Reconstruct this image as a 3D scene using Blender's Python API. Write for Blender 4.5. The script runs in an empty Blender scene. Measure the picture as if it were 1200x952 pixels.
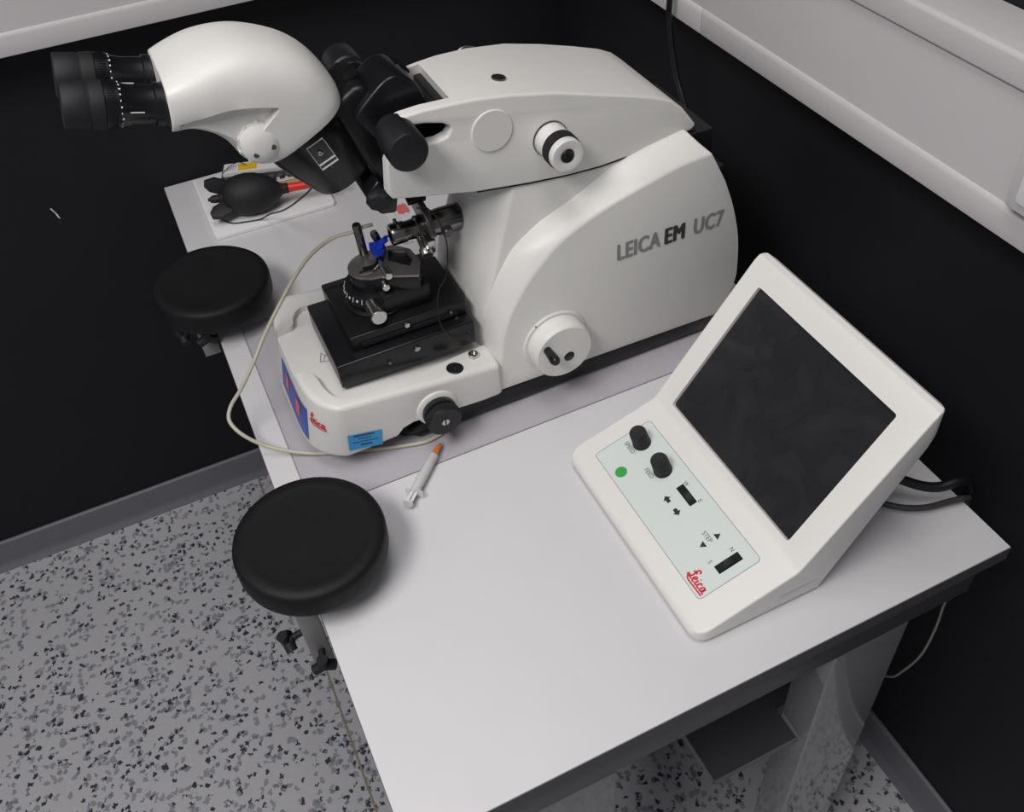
import bpy, bmesh, math, random
from mathutils import Vector, Matrix, Quaternion
random.seed(7)
scene = bpy.context.scene
COL = scene.collection

# ------------------------------------------------------------------ camera
cam_d = bpy.data.cameras.new('camera')
cam = bpy.data.objects.new('camera', cam_d); COL.objects.link(cam)
RX = Vector((0.89974251, -0.43321519, -0.05280169))
RY = Vector((-0.34108209, -0.62254383, -0.70434522))
RZ = Vector((0.27226169, 0.65173905, -0.70789109))
mw = Matrix((RX, -RY, -RZ)).transposed().to_4x4()
mw.translation = Vector((0.013224, -0.340518, 1.62))
cam.matrix_world = mw
cam_d.sensor_width = 36; cam_d.sensor_fit = 'HORIZONTAL'
cam_d.lens = 1101.477 / 1200 * 36
cam_d.shift_x = (600 - 627.459) / 1200
cam_d.shift_y = (463.263 - 476) / 1200
cam_d.clip_start = 0.02
scene.camera = cam

# ------------------------------------------------------------------ world, lights, exposure
w = bpy.data.worlds.new('world'); scene.world = w; w.use_nodes = True
bg = w.node_tree.nodes['Background']
bg.inputs[0].default_value = (0.92, 0.93, 1.0, 1); bg.inputs[1].default_value = .24
def area(name, loc, target, sx, sy, power, col=(1, .975, .955)):
    l = bpy.data.lights.new(name, 'AREA'); l.shape = 'RECTANGLE'; l.size = sx; l.size_y = sy
    l.energy = power; l.color = col
    o = bpy.data.objects.new(name, l); COL.objects.link(o); o.location = loc
    d = Vector(target) - Vector(loc); o.rotation_euler = d.to_track_quat('-Z', 'Y').to_euler()
    return o
area('ceiling_lamp', (-.95, -.4, 2.75), (-.95, -.4, 0), .6, 1.2, 37)
area('ceiling_lamp', (.15, .1, 2.75), (.15, .1, 0), .6, 1.2, 12)
scene.view_settings.view_transform = 'Standard'; scene.view_settings.look = 'None'
scene.view_settings.gamma = 1; scene.view_settings.use_curve_mapping = False
scene.view_settings.exposure = 0.0

# ------------------------------------------------------------------ materials
def mat(name, col, rough=.5, metal=0., var=.04, scale=60, bump=0., bscale=400, coat=0., spec=.5, alpha=1., trans=0., ior=1.45):
    m = bpy.data.materials.new(name); m.use_nodes = True; nt = m.node_tree; b = nt.nodes['Principled BSDF']
    tc = nt.nodes.new('ShaderNodeTexCoord'); n = nt.nodes.new('ShaderNodeTexNoise'); n.inputs['Scale'].default_value = scale
    n.inputs['Detail'].default_value = 4
    nt.links.new(tc.outputs['Object'], n.inputs['Vector'])
    mx = nt.nodes.new('ShaderNodeMix'); mx.data_type = 'RGBA'
    mx.inputs[6].default_value = tuple(c * (1 - var) for c in col) + (1,)
    mx.inputs[7].default_value = tuple(min(1, c * (1 + var)) for c in col) + (1,)
    nt.links.new(n.outputs['Fac'], mx.inputs[0]); nt.links.new(mx.outputs[2], b.inputs['Base Color'])
    b.inputs['Roughness'].default_value = rough; b.inputs['Metallic'].default_value = metal
    b.inputs['Specular IOR Level'].default_value = spec; b.inputs['Coat Weight'].default_value = coat
    b.inputs['Alpha'].default_value = alpha; b.inputs['Transmission Weight'].default_value = trans; b.inputs['IOR'].default_value = ior
    if bump:
        n2 = nt.nodes.new('ShaderNodeTexNoise'); n2.inputs['Scale'].default_value = bscale; n2.inputs['Detail'].default_value = 3
        nt.links.new(tc.outputs['Object'], n2.inputs['Vector'])
        bp = nt.nodes.new('ShaderNodeBump'); bp.inputs['Strength'].default_value = bump; bp.inputs['Distance'].default_value = .001
        nt.links.new(n2.outputs['Fac'], bp.inputs['Height']); nt.links.new(bp.outputs['Normal'], b.inputs['Normal'])
    return m
M = dict(
    white=mat('cream_white_enamel', (.73, .72, .695), .38, var=.015, bump=.03, bscale=900),
    shell=mat('cream_white_plastic', (.76, .745, .72), .42, var=.015, bump=.05, bscale=1200),
    table=mat('grey_white_laminate', (.63, .62, .64), .5, var=.02, scale=25, bump=.04, bscale=700, spec=.3),
    edge=mat('grey_edge_band', (.08, .078, .085), .5, var=.05),
    apron=mat('grey_painted_steel', (.085, .083, .09), .4, var=.05),
    leg=mat('glossy_grey_laminate', (.20, .20, .21), .10, var=.04, spec=.9, coat=.5),
    tray=mat('dark_grey_metal', (.05, .05, .054), .3),
    plate=mat('grey_steel_plate', (.30, .29, .28), .32, .85, var=.15),
    wall=mat('charcoal_wall_paint', (.0115, .0120, .0145), .6, spec=.25, var=.10, scale=8, bump=.2, bscale=300),
    base=mat('grey_vinyl_skirting', (.13, .128, .145), .42, var=.06),
    trunk=mat('light_grey_trunking', (.56, .54, .545), .45, var=.02, scale=14),
    black=mat('black_anodised_metal', (.006, .006, .007), .38, var=.15, bump=.05),
    bplast=mat('black_plastic', (.010, .010, .012), .45, var=.1, bump=.08),
    satin=mat('satin_black_paint', (.007, .007, .009), .3, var=.1),
    rubber=mat('black_rubber', (.012, .0122, .0145), .62, var=.1, bump=.15, bscale=900),
    leather=mat('black_foam_vinyl', (.006, .006, .0072), .55, var=.12, bump=.35, bscale=700, spec=.3),
    chrome=mat('brushed_chrome', (.55, .54, .52), .22, 1, var=.1, scale=200),
    steel=mat('dark_polished_steel', (.20, .19, .18), .2, 1, var=.15, scale=120),
    gunmetal=mat('gunmetal_grey', (.13, .125, .12), .3, .8, var=.15),
    barsteel=mat('grey_lacquered_steel', (.27, .265, .26), .35),
    screen=None,
    label=mat('pale_grey_overlay', (.66, .71, .69), .35, var=.01),
    ink=mat('black_print', (.02, .02, .025), .5),
    midink=mat('grey_print', (.26, .26, .265), .5),
    darkink=mat('dark_grey_print', (.05, .047, .045), .5),
    line=mat('fine_grey_print', (.10, .12, .13), .5),
    red=mat('red_print', (.62, .03, .04), .5),
    bluetape=mat('blue_tape', (.05, .09, .40), .4),
    pinkred=mat('salmon_red_print', (.75, .13, .12), .45),
    sky=mat('bright_blue_label', (.045, .33, .70), .45),
    pen=mat('blue_pen_ink', (.03, .06, .30), .5),
    green=mat('green_dot_sticker', (.04, .36, .06), .5, var=.15, scale=500),
    sheet=mat('clear_plastic_sheet', (.56, .53, .58), .10, alpha=.27),
    clear=mat('clear_acrylic', (.5, .5, .55), .08, alpha=.05),
    clearedge=mat('frosted_plastic', (.82, .83, .82), .2, alpha=.55),
    tube=mat('milky_silicone_tube', (.50, .48, .38), .3, var=.05),
    orange=mat('orange_plastic', (.75, .20, .04), .4),
    redrub=mat('red_plastic', (.70, .03, .02), .35),
    paper=mat('white_paper', (.72, .71, .73), .7),
    foam=mat('white_foam_board', (.80, .79, .80), .6, bump=.15),
    yellow=mat('yellow_label', (.75, .48, .03), .5),
    wood=mat('pale_brown_stick', (.45, .28, .15), .6, scale=90, var=.2),
    blueplast=mat('vivid_blue_plastic', (.01, .04, .50), .35),
    cable=mat('black_cable', (.006, .006, .008), .4),
    gcable=mat('grey_cable', (.04, .04, .04), .45),
    wcable=mat('white_cable', (.30, .29, .27), .45),
    weld=mat('yellowish_weld_seam', (.22, .20, .14), .6),
    hole=mat('dark_recess', (.004, .004, .004), .8),
    whitemark=mat('white_scale_print', (.75, .75, .75), .5),
)
# screen: dark glass with faint wipe smears
def screen_mat():
    m = mat('dark_smeared_screen', (.012, .0125, .015), .14, var=.05)
    nt = m.node_tree; b = nt.nodes['Principled BSDF']; tc = [n for n in nt.nodes if n.type == 'TEX_COORD'][0]
    n = nt.nodes.new('ShaderNodeTexNoise'); n.inputs['Scale'].default_value = 13; n.inputs['Distortion'].default_value = 1.6; n.inputs['Detail'].default_value = 5
    nt.links.new(tc.outputs['Object'], n.inputs['Vector'])
    r = nt.nodes.new('ShaderNodeValToRGB'); r.color_ramp.elements[0].position = .42; r.color_ramp.elements[1].position = .75
    r.color_ramp.elements[0].color = (.019, .0195, .022, 1); r.color_ramp.elements[1].color = (.027, .027, .031, 1)
    nt.links.new(n.outputs['Fac'], r.inputs[0]); nt.links.new(r.outputs[0], b.inputs['Base Color'])
    r2 = nt.nodes.new('ShaderNodeMapRange'); r2.inputs['To Min'].default_value = .14; r2.inputs['To Max'].default_value = .42
    nt.links.new(n.outputs['Fac'], r2.inputs['Value']); nt.links.new(r2.outputs[0], b.inputs['Roughness'])
    return m
M['screen'] = screen_mat()
def floor_mat():
    m = bpy.data.materials.new('speckled_vinyl_floor'); m.use_nodes = True; nt = m.node_tree; b = nt.nodes['Principled BSDF']
    N = nt.nodes.new; L = nt.links.new
    tc = N('ShaderNodeTexCoord')
    base = N('ShaderNodeTexNoise'); base.inputs['Scale'].default_value = 9; base.inputs['Detail'].default_value = 5
    L(tc.outputs['Object'], base.inputs['Vector'])
    cr = N('ShaderNodeMix'); cr.data_type = 'RGBA'; cr.inputs[6].default_value = (.40, .395, .415, 1); cr.inputs[7].default_value = (.44, .435, .455, 1)
    L(base.outputs['Fac'], cr.inputs[0])
    cur = cr.outputs[2]
    def chips(cur, scale, thr, rad, col, seed, dist=.008, dsc=150):
        nz = N('ShaderNodeTexNoise'); nz.inputs['Scale'].default_value = dsc; nz.inputs['Detail'].default_value = 2
        mp = N('ShaderNodeMapping'); mp.inputs['Location'].default_value = (seed * 3.1, seed * 1.7, 0)
        L(tc.outputs['Object'], mp.inputs['Vector']); L(mp.outputs[0], nz.inputs['Vector'])
        sb = N('ShaderNodeVectorMath'); sb.operation = 'SUBTRACT'; sb.inputs[1].default_value = (.5, .5, .5); L(nz.outputs['Color'], sb.inputs[0])
        sc = N('ShaderNodeVectorMath'); sc.operation = 'SCALE'; sc.inputs['Scale'].default_value = dist * 2; L(sb.outputs[0], sc.inputs[0])
        ad = N('ShaderNodeVectorMath'); ad.operation = 'ADD'; L(mp.outputs[0], ad.inputs[0]); L(sc.outputs[0], ad.inputs[1])
        v = N('ShaderNodeTexVoronoi'); v.voronoi_dimensions = '2D'; v.inputs['Scale'].default_value = scale
        L(ad.outputs[0], v.inputs['Vector'])
        sp = N('ShaderNodeSeparateColor'); L(v.outputs['Color'], sp.inputs[0])
        a = N('ShaderNodeMath'); a.operation = 'LESS_THAN'; a.inputs[1].default_value = thr; L(sp.outputs[0], a.inputs[0])
        d = N('ShaderNodeMath'); d.operation = 'LESS_THAN'; d.inputs[1].default_value = rad; L(v.outputs['Distance'], d.inputs[0])
        mu = N('ShaderNodeMath'); mu.operation = 'MULTIPLY'; L(a.outputs[0], mu.inputs[0]); L(d.outputs[0], mu.inputs[1])
        mx = N('ShaderNodeMix'); mx.data_type = 'RGBA'; L(mu.outputs[0], mx.inputs[0]); L(cur, mx.inputs[6]); mx.inputs[7].default_value = col
        return mx.outputs[2]
    cur = chips(cur, 88, .24, .47, (.24, .243, .27, 1), 1)
    cur = chips(cur, 105, .13, .46, (.17, .18, .215, 1), 2)
    cur = chips(cur, 98, .165, .40, (.035, .038, .052, 1), 3)
    cur = chips(cur, 140, .08, .5, (.44, .44, .45, 1), 4)
    L(cur, b.inputs['Base Color']); b.inputs['Roughness'].default_value = .38
    bp = N('ShaderNodeBump'); bp.inputs['Strength'].default_value = .25; bp.inputs['Distance'].default_value = .001
    n2 = N('ShaderNodeTexNoise'); n2.inputs['Scale'].default_value = 350; L(tc.outputs['Object'], n2.inputs['Vector']); L(n2.outputs['Fac'], bp.inputs['Height'])
    L(bp.outputs[0], b.inputs['Normal'])
    return m
M['floor'] = floor_mat()

# ------------------------------------------------------------------ helpers
def tag(o, label=None, cat=None, group=None, kind=None):
    if label: o['label'] = label
    if cat: o['category'] = cat
    if group: o['group'] = group
    if kind: o['kind'] = kind
    return o
def thing(name, loc, label, cat, group=None):
    o = bpy.data.objects.new(name, None); COL.objects.link(o); o.location = loc; o.empty_display_size = .05
    return tag(o, label, cat, group)
def worldloc(o):
    v = Vector((0, 0, 0))
    while o: v += o.location; o = o.parent
    return v
def obj(name, bm, m, parent=None, bevel=None, sub=0, cut=(), common=None, angle=35, label=None, smooth=True, origin=None):
    """link a bmesh given in world coordinates as ONE object (child of parent)"""
    bmesh.ops.remove_doubles(bm, verts=bm.verts, dist=1e-6)
    bmesh.ops.recalc_face_normals(bm, faces=bm.faces)
    me = bpy.data.meshes.new(name); bm.to_mesh(me); bm.free()
    o = bpy.data.objects.new(name, me); COL.objects.link(o)
    helpers = []
    if common:
        bmesh.ops.recalc_face_normals(common, faces=common.faces)
        cm = bpy.data.meshes.new('cutter'); common.to_mesh(cm); common.free()
        co = bpy.data.objects.new('cutter', cm); COL.objects.link(co); helpers.append(co)
        bo = o.modifiers.new('i', 'BOOLEAN'); bo.operation = 'INTERSECT'; bo.object = co; bo.solver = 'EXACT'
    if bevel and not sub:
        b = o.modifiers.new('b', 'BEVEL'); b.width = bevel[0]; b.segments = bevel[1]; b.limit_method = 'ANGLE'
        b.angle_limit = math.radians(bevel[2] if len(bevel) > 2 else 40)
    if sub:
        s = o.modifiers.new('s', 'SUBSURF'); s.levels = sub; s.render_levels = sub
    for cb in cut:
        bmesh.ops.recalc_face_normals(cb, faces=cb.faces)
        cm = bpy.data.meshes.new('cutter'); cb.to_mesh(cm); cb.free()
        co = bpy.data.objects.new('cutter', cm); COL.objects.link(co); helpers.append(co)
        bo = o.modifiers.new('c', 'BOOLEAN'); bo.operation = 'DIFFERENCE'; bo.object = co; bo.solver = 'EXACT'
    if o.modifiers:
        dg = bpy.context.evaluated_depsgraph_get(); ev = o.evaluated_get(dg)
        nm = bpy.data.meshes.new_from_object(ev); o.modifiers.clear(); old = o.data; o.data = nm; nm.name = name; bpy.data.meshes.remove(old)
    for h in helpers:
        d = h.data; bpy.data.objects.remove(h); bpy.data.meshes.remove(d)
    me = o.data; me.materials.clear(); me.materials.append(m)
    if smooth:
        for p in me.polygons: p.use_smooth = True
        me.set_sharp_from_angle(angle=math.radians(angle))
    off = worldloc(parent) if parent else Vector((0, 0, 0))
    if parent: o.parent = parent
    if origin is None:
        vs = [v.co for v in me.vertices]
        if vs:
            origin = Vector(((min(v.x for v in vs) + max(v.x for v in vs)) / 2, (min(v.y for v in vs) + max(v.y for v in vs)) / 2, min(v.z for v in vs)))
        else: origin = Vector((0, 0, 0))
    origin = Vector(origin)
    me.transform(Matrix.Translation(-origin)); o.location = origin - off
    if label: o['label'] = label
    return o
def B(): return bmesh.new()
def box(bm, x0, x1, y0, y1, z0, z1, mtx=None):
    vs = [bm.verts.new((x, y, z)) for x in (x0, x1) for y in (y0, y1) for z in (z0, z1)]
    for f in ((0, 1, 3, 2), (4, 6, 7, 5), (0, 4, 5, 1), (2, 3, 7, 6), (0, 2, 6, 4), (1, 5, 7, 3)): bm.faces.new([vs[i] for i in f])
    if mtx: bmesh.ops.transform(bm, matrix=mtx, verts=vs)
    return bm
def prism(bm, prof, lo, hi, axis='y'):
    def P(a, b, t): return {'y': (a, t, b), 'z': (a, b, t), 'x': (t, a, b)}[axis]
    A = [bm.verts.new(P(a, b, lo)) for a, b in prof]; C = [bm.verts.new(P(a, b, hi)) for a, b in prof]
    bm.faces.new(A); bm.faces.new(C[::-1]); n = len(A)
    for i in range(n): bm.faces.new((A[i], A[(i + 1) % n], C[(i + 1) % n], C[i]))
    return bm
def frame_for(d):
    d = Vector(d).normalized(); a = Vector((0, 0, 1)) if abs(d.z) < .9 else Vector((1, 0, 0))
    u = d.cross(a).normalized(); v = d.cross(u).normalized(); return d, u, v
def revolve(bm, prof, org, d, n=48):
    """prof = [(radius, height along d)]; r=0 ends close on the axis"""
    org = Vector(org); d, u, v = frame_for(d); rings = []
    for r, h in prof:
        if r < 1e-7: rings.append([bm.verts.new(org + d * h)])
        else: rings.append([bm.verts.new(org + d * h + (u * math.cos(t) + v * math.sin(t)) * r) for t in [2 * math.pi * k / n for k in range(n)]])
    for a, b in zip(rings, rings[1:]):
        for k in range(n):
            j = (k + 1) % n
            if len(a) == 1 and len(b) == 1: continue
            if len(a) == 1: bm.faces.new((a[0], b[k], b[j]))
            elif len(b) == 1: bm.faces.new((a[k], a[j], b[0]))
            else: bm.faces.new((a[k], a[j], b[j], b[k]))
    return bm
def cyl(bm, org, d, r, h, n=32, e=None):
    e = e if e is not None else min(r, h) * .12
    return revolve(bm, [(0, 0), (r - e, 0), (r, e), (r, h - e), (r - e, h), (0, h)], org, d, n)
def loft(bm, rings, cap=True):
    R = [[bm.verts.new(p) for p in r] for r in rings]; n = len(R[0])
    for a, b in zip(R, R[1:]):
        for k in range(n): bm.faces.new((a[k], a[(k + 1) % n], b[(k + 1) % n], b[k]))
    if cap: bm.faces.new(R[0]); bm.faces.new(R[-1][::-1])
    return bm
def smoothpts(pts, k=8):
    pts = [Vector(p) for p in pts]
    if len(pts) < 3: return pts
    P = [pts[0] * 2 - pts[1]] + pts + [pts[-1] * 2 - pts[-2]]; out = []
    for i in range(1, len(P) - 2):
        a, b, c, d = P[i - 1:i + 3]
        for s in range(k):
            t = s / k
            out.append(.5 * ((2 * b) + (c - a) * t + (2 * a - 5 * b + 4 * c - d) * t * t + (3 * b - a - 3 * c + d) * t ** 3))
    out.append(pts[-1]); return out
def tube(bm, pts, r, n=10, k=8, flat=1.):
    pts = smoothpts(pts, k); T = []
    for i in range(len(pts)):
        a = pts[max(i - 1, 0)]; b = pts[min(i + 1, len(pts) - 1)]; T.append((b - a).normalized())
    _, u, v = frame_for(T[0]); rings = []
    for i, p in enumerate(pts):
        if i:
            q = T[i - 1].rotation_difference(T[i]); u = q @ u
        vv = T[i].cross(u).normalized()
        rings.append([p + (u * math.cos(a) + vv * math.sin(a) * flat) * r for a in [2 * math.pi * j / n for j in range(n)]])
    return loft(bm, rings)
def rrect(x0, x1, y0, y1, r, k=5):
    out = []
    for cx, cy, a0 in ((x1 - r, y1 - r, 0), (x0 + r, y1 - r, 90), (x0 + r, y0 + r, 180), (x1 - r, y0 + r, 270)):
        for i in range(k + 1):
            a = math.radians(a0 + 90 * i / k); out.append((cx + r * math.cos(a), cy + r * math.sin(a)))
    return out
def strokes2d(lines, wd, fn, closed=False):
    """flat ribbons: polylines in 2D mapped to 3D by fn"""
    bm = B()
    for ln in lines:
        pts = [Vector((a, b, 0)) for a, b in ln]
        pts = smoothpts(pts, 5) if len(pts) > 2 and not closed else pts
        L_, R_ = [], []
        for i, p in enumerate(pts):
            a = pts[max(i - 1, 0)]; b = pts[min(i + 1, len(pts) - 1)]; t = (b - a).normalized(); nrm = Vector((-t.y, t.x, 0)) * wd / 2
            L_.append(bm.verts.new(fn(p.x + nrm.x, p.y + nrm.y))); R_.append(bm.verts.new(fn(p.x - nrm.x, p.y - nrm.y)))
        for i in range(len(pts) - 1): bm.faces.new((L_[i], R_[i], R_[i + 1], L_[i + 1]))
    return bm
def textbm(body, fn, size=1., bold=0., xs=1., align='LEFT', sp=1.):
    c = bpy.data.curves.new('t', 'FONT'); c.body = body; c.size = size; c.offset = bold; c.align_x = align; c.space_character = sp
    c.resolution_u = 4
    o = bpy.data.objects.new('t', c); COL.objects.link(o)
    dg = bpy.context.evaluated_depsgraph_get(); me = bpy.data.meshes.new_from_object(o.evaluated_get(dg))
    bm = B(); bm.from_mesh(me); bpy.data.objects.remove(o); bpy.data.curves.remove(c); bpy.data.meshes.remove(me)
    for v in bm.verts: v.co = fn(v.co.x * xs, v.co.y)
    return bm
def boldtext(body, x0, z0, size, xs, dx, sp):
    bm = B()
    for k, (ox, oz) in enumerate(((-dx, 0), (0, 0), (dx, 0), (0, dx * .5), (0, -dx * .5))):
        t = textbm(body, lambda a, c: Vector((x0 + a + ox, .4544 - k * .00004, z0 + c + oz)), size, 0, xs, sp=sp)
        me = bpy.data.meshes.new('t'); t.to_mesh(me); t.free(); bm.from_mesh(me); bpy.data.meshes.remove(me)
    return bm
def flatpoly(pts2, fn, bm=None):
    bm = bm or B(); bm.faces.new([bm.verts.new(fn(a, b)) for a, b in pts2]); return bm
LOGO = [[(1.15, 1.75), (1.0, 2.15), (.72, 2.1), (.62, 1.6), (.68, 1.0), (.6, .4), (.3, .05), (.05, .2), (.2, .42), (.6, .2), (1.0, .08)],
        [(.25, 1.25), (.6, 1.45), (1.0, 1.4)],
        [(1.1, .45), (1.45, .62), (1.5, .95), (1.25, 1.0), (1.1, .55), (1.25, .1), (1.65, .12)],
        [(1.9, .95), (1.82, .3), (1.95, .08), (2.2, .2)], [(1.93, 1.28), (1.98, 1.4)],
        [(2.75, .82), (2.5, 1.0), (2.3, .6), (2.4, .1), (2.85, .15)],
        [(3.5, .85), (3.2, 1.0), (2.98, .55), (3.1, .06), (3.38, .3), (3.52, .95), (3.5, .25), (3.65, .06), (3.85, .2)],
        [(.3, 0), (.6, -.32), (1.2, -.38), (2.4, -.32), (3.9, -.3)]]

# ------------------------------------------------------------------ setting
ZT = .75; XW = .785; YW = 1.235
def struct(name, bm, m, parent=None, **k):
    o = obj(name, bm, m, parent, **k)
    if not parent: o['kind'] = 'structure'
    return o
struct('floor', box(B(), -2.6, XW + .1, -2.6, YW + .1, -.05, 0), M['floor'], smooth=False)
struct('wall_left', box(B(), -2.6, XW + .1, YW, YW + .1, 0, 2.8), M['wall'], smooth=False)
struct('wall_right', box(B(), XW, XW + .1, -2.6, YW, 0, 2.8), M['wall'], smooth=False)
skirt = [(0, 0), (.020, 0), (.0175, .004), (.011, .010), (.008, .018), (.0075, .066), (.006, .0705), (.002, .072), (0, .072)]
struct('baseboard_left', prism(B(), [(YW - a, b) for a, b in skirt], -2.6, XW, 'x'), M['base'], angle=60)
struct('baseboard_right', prism(B(), [(XW - a, b) for a, b in skirt], -2.6, YW - .02, 'y'), M['base'], angle=60)
struct('trim_1', box(B(), -.0385, -.0345, -2.5, 1.215, -.001, .0006), M['weld'], smooth=False)
b = B()
prism(b, [(-.1835, .7665), (-.1815, .7675), (-.1790, .7600), (-.1765, .7535), (-.1755, .7440), (-.1780, .7480), (-.1795, .7570)], YW - .0008, YW + .001, 'y')
tag(obj('paint_chip', b, M['whitemark']), 'small white chip mark in the charcoal paint of the left wall', 'paint chip')

# cable trunking on both walls
def trunk(name, wallpos, z0, axis, lo, hi, label, joints, H=.167, D=.07):
    s = -1
    def prof(pts): return [(wallpos + s * a, z0 + b) for a, b in pts]
    root = thing(name, (wallpos if axis == 'y' else (lo + hi) / 2, wallpos if axis == 'x' else (lo + hi) / 2, z0), label, 'trunking', 'cable trunking on the two walls')
    def pr(pts, l, h, ax):
        return prism(B(), prof(pts), l, h, ax)
    obj('back_tray', pr([(0, 0), (D - .004, 0), (D - .004, H - .03), (D - .010, H - .03), (D - .010, H - .003), (0, H - .003)], lo, hi, axis), M['trunk'], root, bevel=(.001, 2))
    edges = [lo] + joints + [hi]
    for l, h in zip(edges, edges[1:]):
        obj('bottom_rail', pr([(D - .012, -.0006), (D, -.0006), (D + .0005, .026), (D - .0012, .0305), (D - .0035, .0325), (D - .006, .0325), (D - .012, .026)], l + .0006, h - .0006, axis), M['trunk'], root, bevel=(.0012, 3))
        obj('cover', pr([(D - .008, .031), (D - .0036, .031), (D - .0036, .1355), (D - .008, .1355)], l + .0006, h - .0006, axis), M['trunk'], root)
        obj('top_rail', pr([(0, H), (0, H - .004), (D - .012, H - .004), (D - .012, .1385), (D + .001, .1385), (D + .001, H - .003), (D - .002, H)], l + .0006, h - .0006, axis), M['trunk'], root, bevel=(.0022, 3))
    return root
tr = trunk('cable_trunking', XW, 1.062, 'y', -2.0, YW - .072, 'light grey cable trunking along the right wall above the instrument', [.68])
tl = trunk('cable_trunking', YW, 1.049, 'x', -2.4, XW, 'light grey cable trunking along the left wall, top left of the photo', [])
sk = thing('socket_outlet', (XW - .07, .10, 1.10), 'light grey socket frame on the right wall trunking, at the right photo edge', 'socket')
obj('frame', prism(B(), rrect(.070, .152, 1.103, 1.182, .006), XW - .082, XW - .066, 'x'), M['trunk'], sk, bevel=(.002, 2))
obj('insert', prism(B(), rrect(.082, .140, 1.113, 1.172, .004), XW - .084, XW - .08, 'x'), M['paper'], sk, bevel=(.001, 2))

# ------------------------------------------------------------------ table
tb = thing('table', (.35, .6, 0), 'grey-white laminate table standing in the corner under the instrument', 'table')
obj('tabletop', box(B(), 0, .703, 0, YW - .003, .728, .75), M['table'], tb, bevel=(.0012, 2))
obj('edge_band', box(box(B(), .001, .7035, -.0006, .0006, .7275, .7488), -.0006, .0006, .001, 1.23, .7275, .7488), M['edge'], tb, label='grey edge band', smooth=False)
b = box(B(), .03, .682, .010, .035, .664, .727); obj('apron', b, M['apron'], tb, bevel=(.002, 2), label='grey steel apron rail')
obj('apron', box(B(), .03, .055, .036, 1.2, .664, .727), M['apron'], tb, bevel=(.002, 2))
obj('apron', box(B(), .657, .682, .036, 1.2, .664, .727), M['apron'], tb, bevel=(.002, 2))
obj('apron', box(B(), .03, .682, 1.205, 1.225, .664, .727), M['apron'], tb, bevel=(.002, 2))
for x0 in (.115, .494):
    for y0 in (.010, 1.15):
        bb = box(B(), x0, x0 + .104, y0 + .0005, y0 + .052, 0.0, .6635)
        obj('leg', bb, M['leg'], tb, bevel=(.003, 3), label='glossy grey box leg')
obj('shelf', prism(B(), [(.366, .024), (.490, .024), (.490, .070), (.600, .070), (.600, .9), (.366, .9)], .440, .446, 'z'), M['tray'], tb, label='dark metal shelf under the tabletop', smooth=False)
obj('shelf_rim', box(box(B(), .3645, .3665, .024, .9, .439, .4485), .3665, .490, .0222, .0242, .439, .4485), M['base'], tb, smooth=False)
for yb in (.12, .80): obj('bracket', box(B(), .40, .42, yb, yb + .02, .4465, .664), M['apron'], tb)

# clear plastic sheet below the instrument
sh = thing('plastic_sheet', (.3, .6, .75), 'clear plastic sheet lying on the table beneath the instrument', 'plastic sheet')
obj('sheet', prism(B(), rrect(.033, .60, .411, .79, .004), .7503, .7511, 'z'), M['sheet'], sh)
b = B(); 
box(b, .036, .60, .4102, .4112, .7502, .7514); box(b, .0323, .0331, .413, .788, .7502, .7514)
obj('cut_edge', b, M['midink'], sh, smooth=False)

# ------------------------------------------------------------------ ultramicrotome
YC = .566
um = thing('ultramicrotome', (.35, YC, .752), 'large cream-white laboratory ultramicrotome with black eyepieces and a black knife stage', 'microtome')
# black base
b = prism(B(), rrect(.16, .612, .468, .670, .02), .7525, .786, 'z'); obj('base_plate', b, M['bplast'], um, bevel=(.003, 2))
for x, y in ((.128, .500), (.128, .640), (.57, .49), (.57, .64)): obj('rubber_foot', cyl(B(), (x, y, .7512), (0, 0, 1), .014, .03), M['rubber'], um)
obj('front_skid', prism(B(), [(.098, .7535), (.185, .7535), (.185, .778), (.098, .778)], .489, .497, 'y'), M['bplast'], um, bevel=(.002, 2))
b = prism(B(), [(.185, .7555), (.615, .7565), (.615, .779), (.285, .783), (.215, .786), (.172, .768)], .458, .47, 'y'); obj('side_skirt', b, M['satin'], um, bevel=(.003, 2), label='black lower skirt')

# foot
def fx(y, z):
    t = min(1, abs(y - YC - .001) / .1195); k = (z - .776) / .084
    return (.052 + .040 * t ** 5) * (1 - k) + (.068 + .030 * t ** 5) * k
def footring(z, ztop=False, ins=0.):
    ys = [.4475 + ins + (.238 - 2 * ins) * i / 30 for i in range(31)]; r = []
    for y in ys: r.append((fx(y, z) + ins, y, z))
    out = [(.300, ys[0], z)] + r + [(.300, ys[-1], z)]
    if ztop: out = [(x, y, zz - max(0, x - .07) * .105) for x, y, zz in out]
    else: out = [(x, y, zz + max(0, x - .10) * .05) for x, y, zz in out]
    return out
b = loft(B(), [footring(.7765), footring(.82), footring(.862, True)])
cut1 = prism(B(), [(-.05, .530)] + [tuple(p)[:2] for p in smoothpts([(.060, .529, 0), (.080, .525, 0), (.089, .512, 0), (.092, .490, 0), (.100, .470, 0), (.118, .4600, 0), (.15, .4625, 0), (.20, .4700, 0), (.276, .487, 0), (.32, .492, 0)], 6)] +
             [(.32, .648)] + [tuple(p)[:2] for p in smoothpts([(.20, .650, 0), (.12, .652, 0), (.104, .648, 0), (.094, .634, 0), (.088, .618, 0), (.060, .612, 0)], 6)] + [(-.05, .612)], .8535, .90, 'z')
R_ = Matrix.Rotation(math.radians(6.0), 4, 'Y'); piv = Vector((.07, 0, .8545))
for v in cut1.verts: v.co = piv + (R_.to_3x3() @ (v.co - piv))
arch = prism(B(), [(.150, .70), (.150, .760), (.156, .782), (.166, .793), (.18, .797), (.30, .787), (.34, .787), (.34, .70)], .40, .475, 'y')
foot = obj('foot', b, M['white'], um, bevel=(.0065, 4, 30), cut=[cut1, arch])
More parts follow.
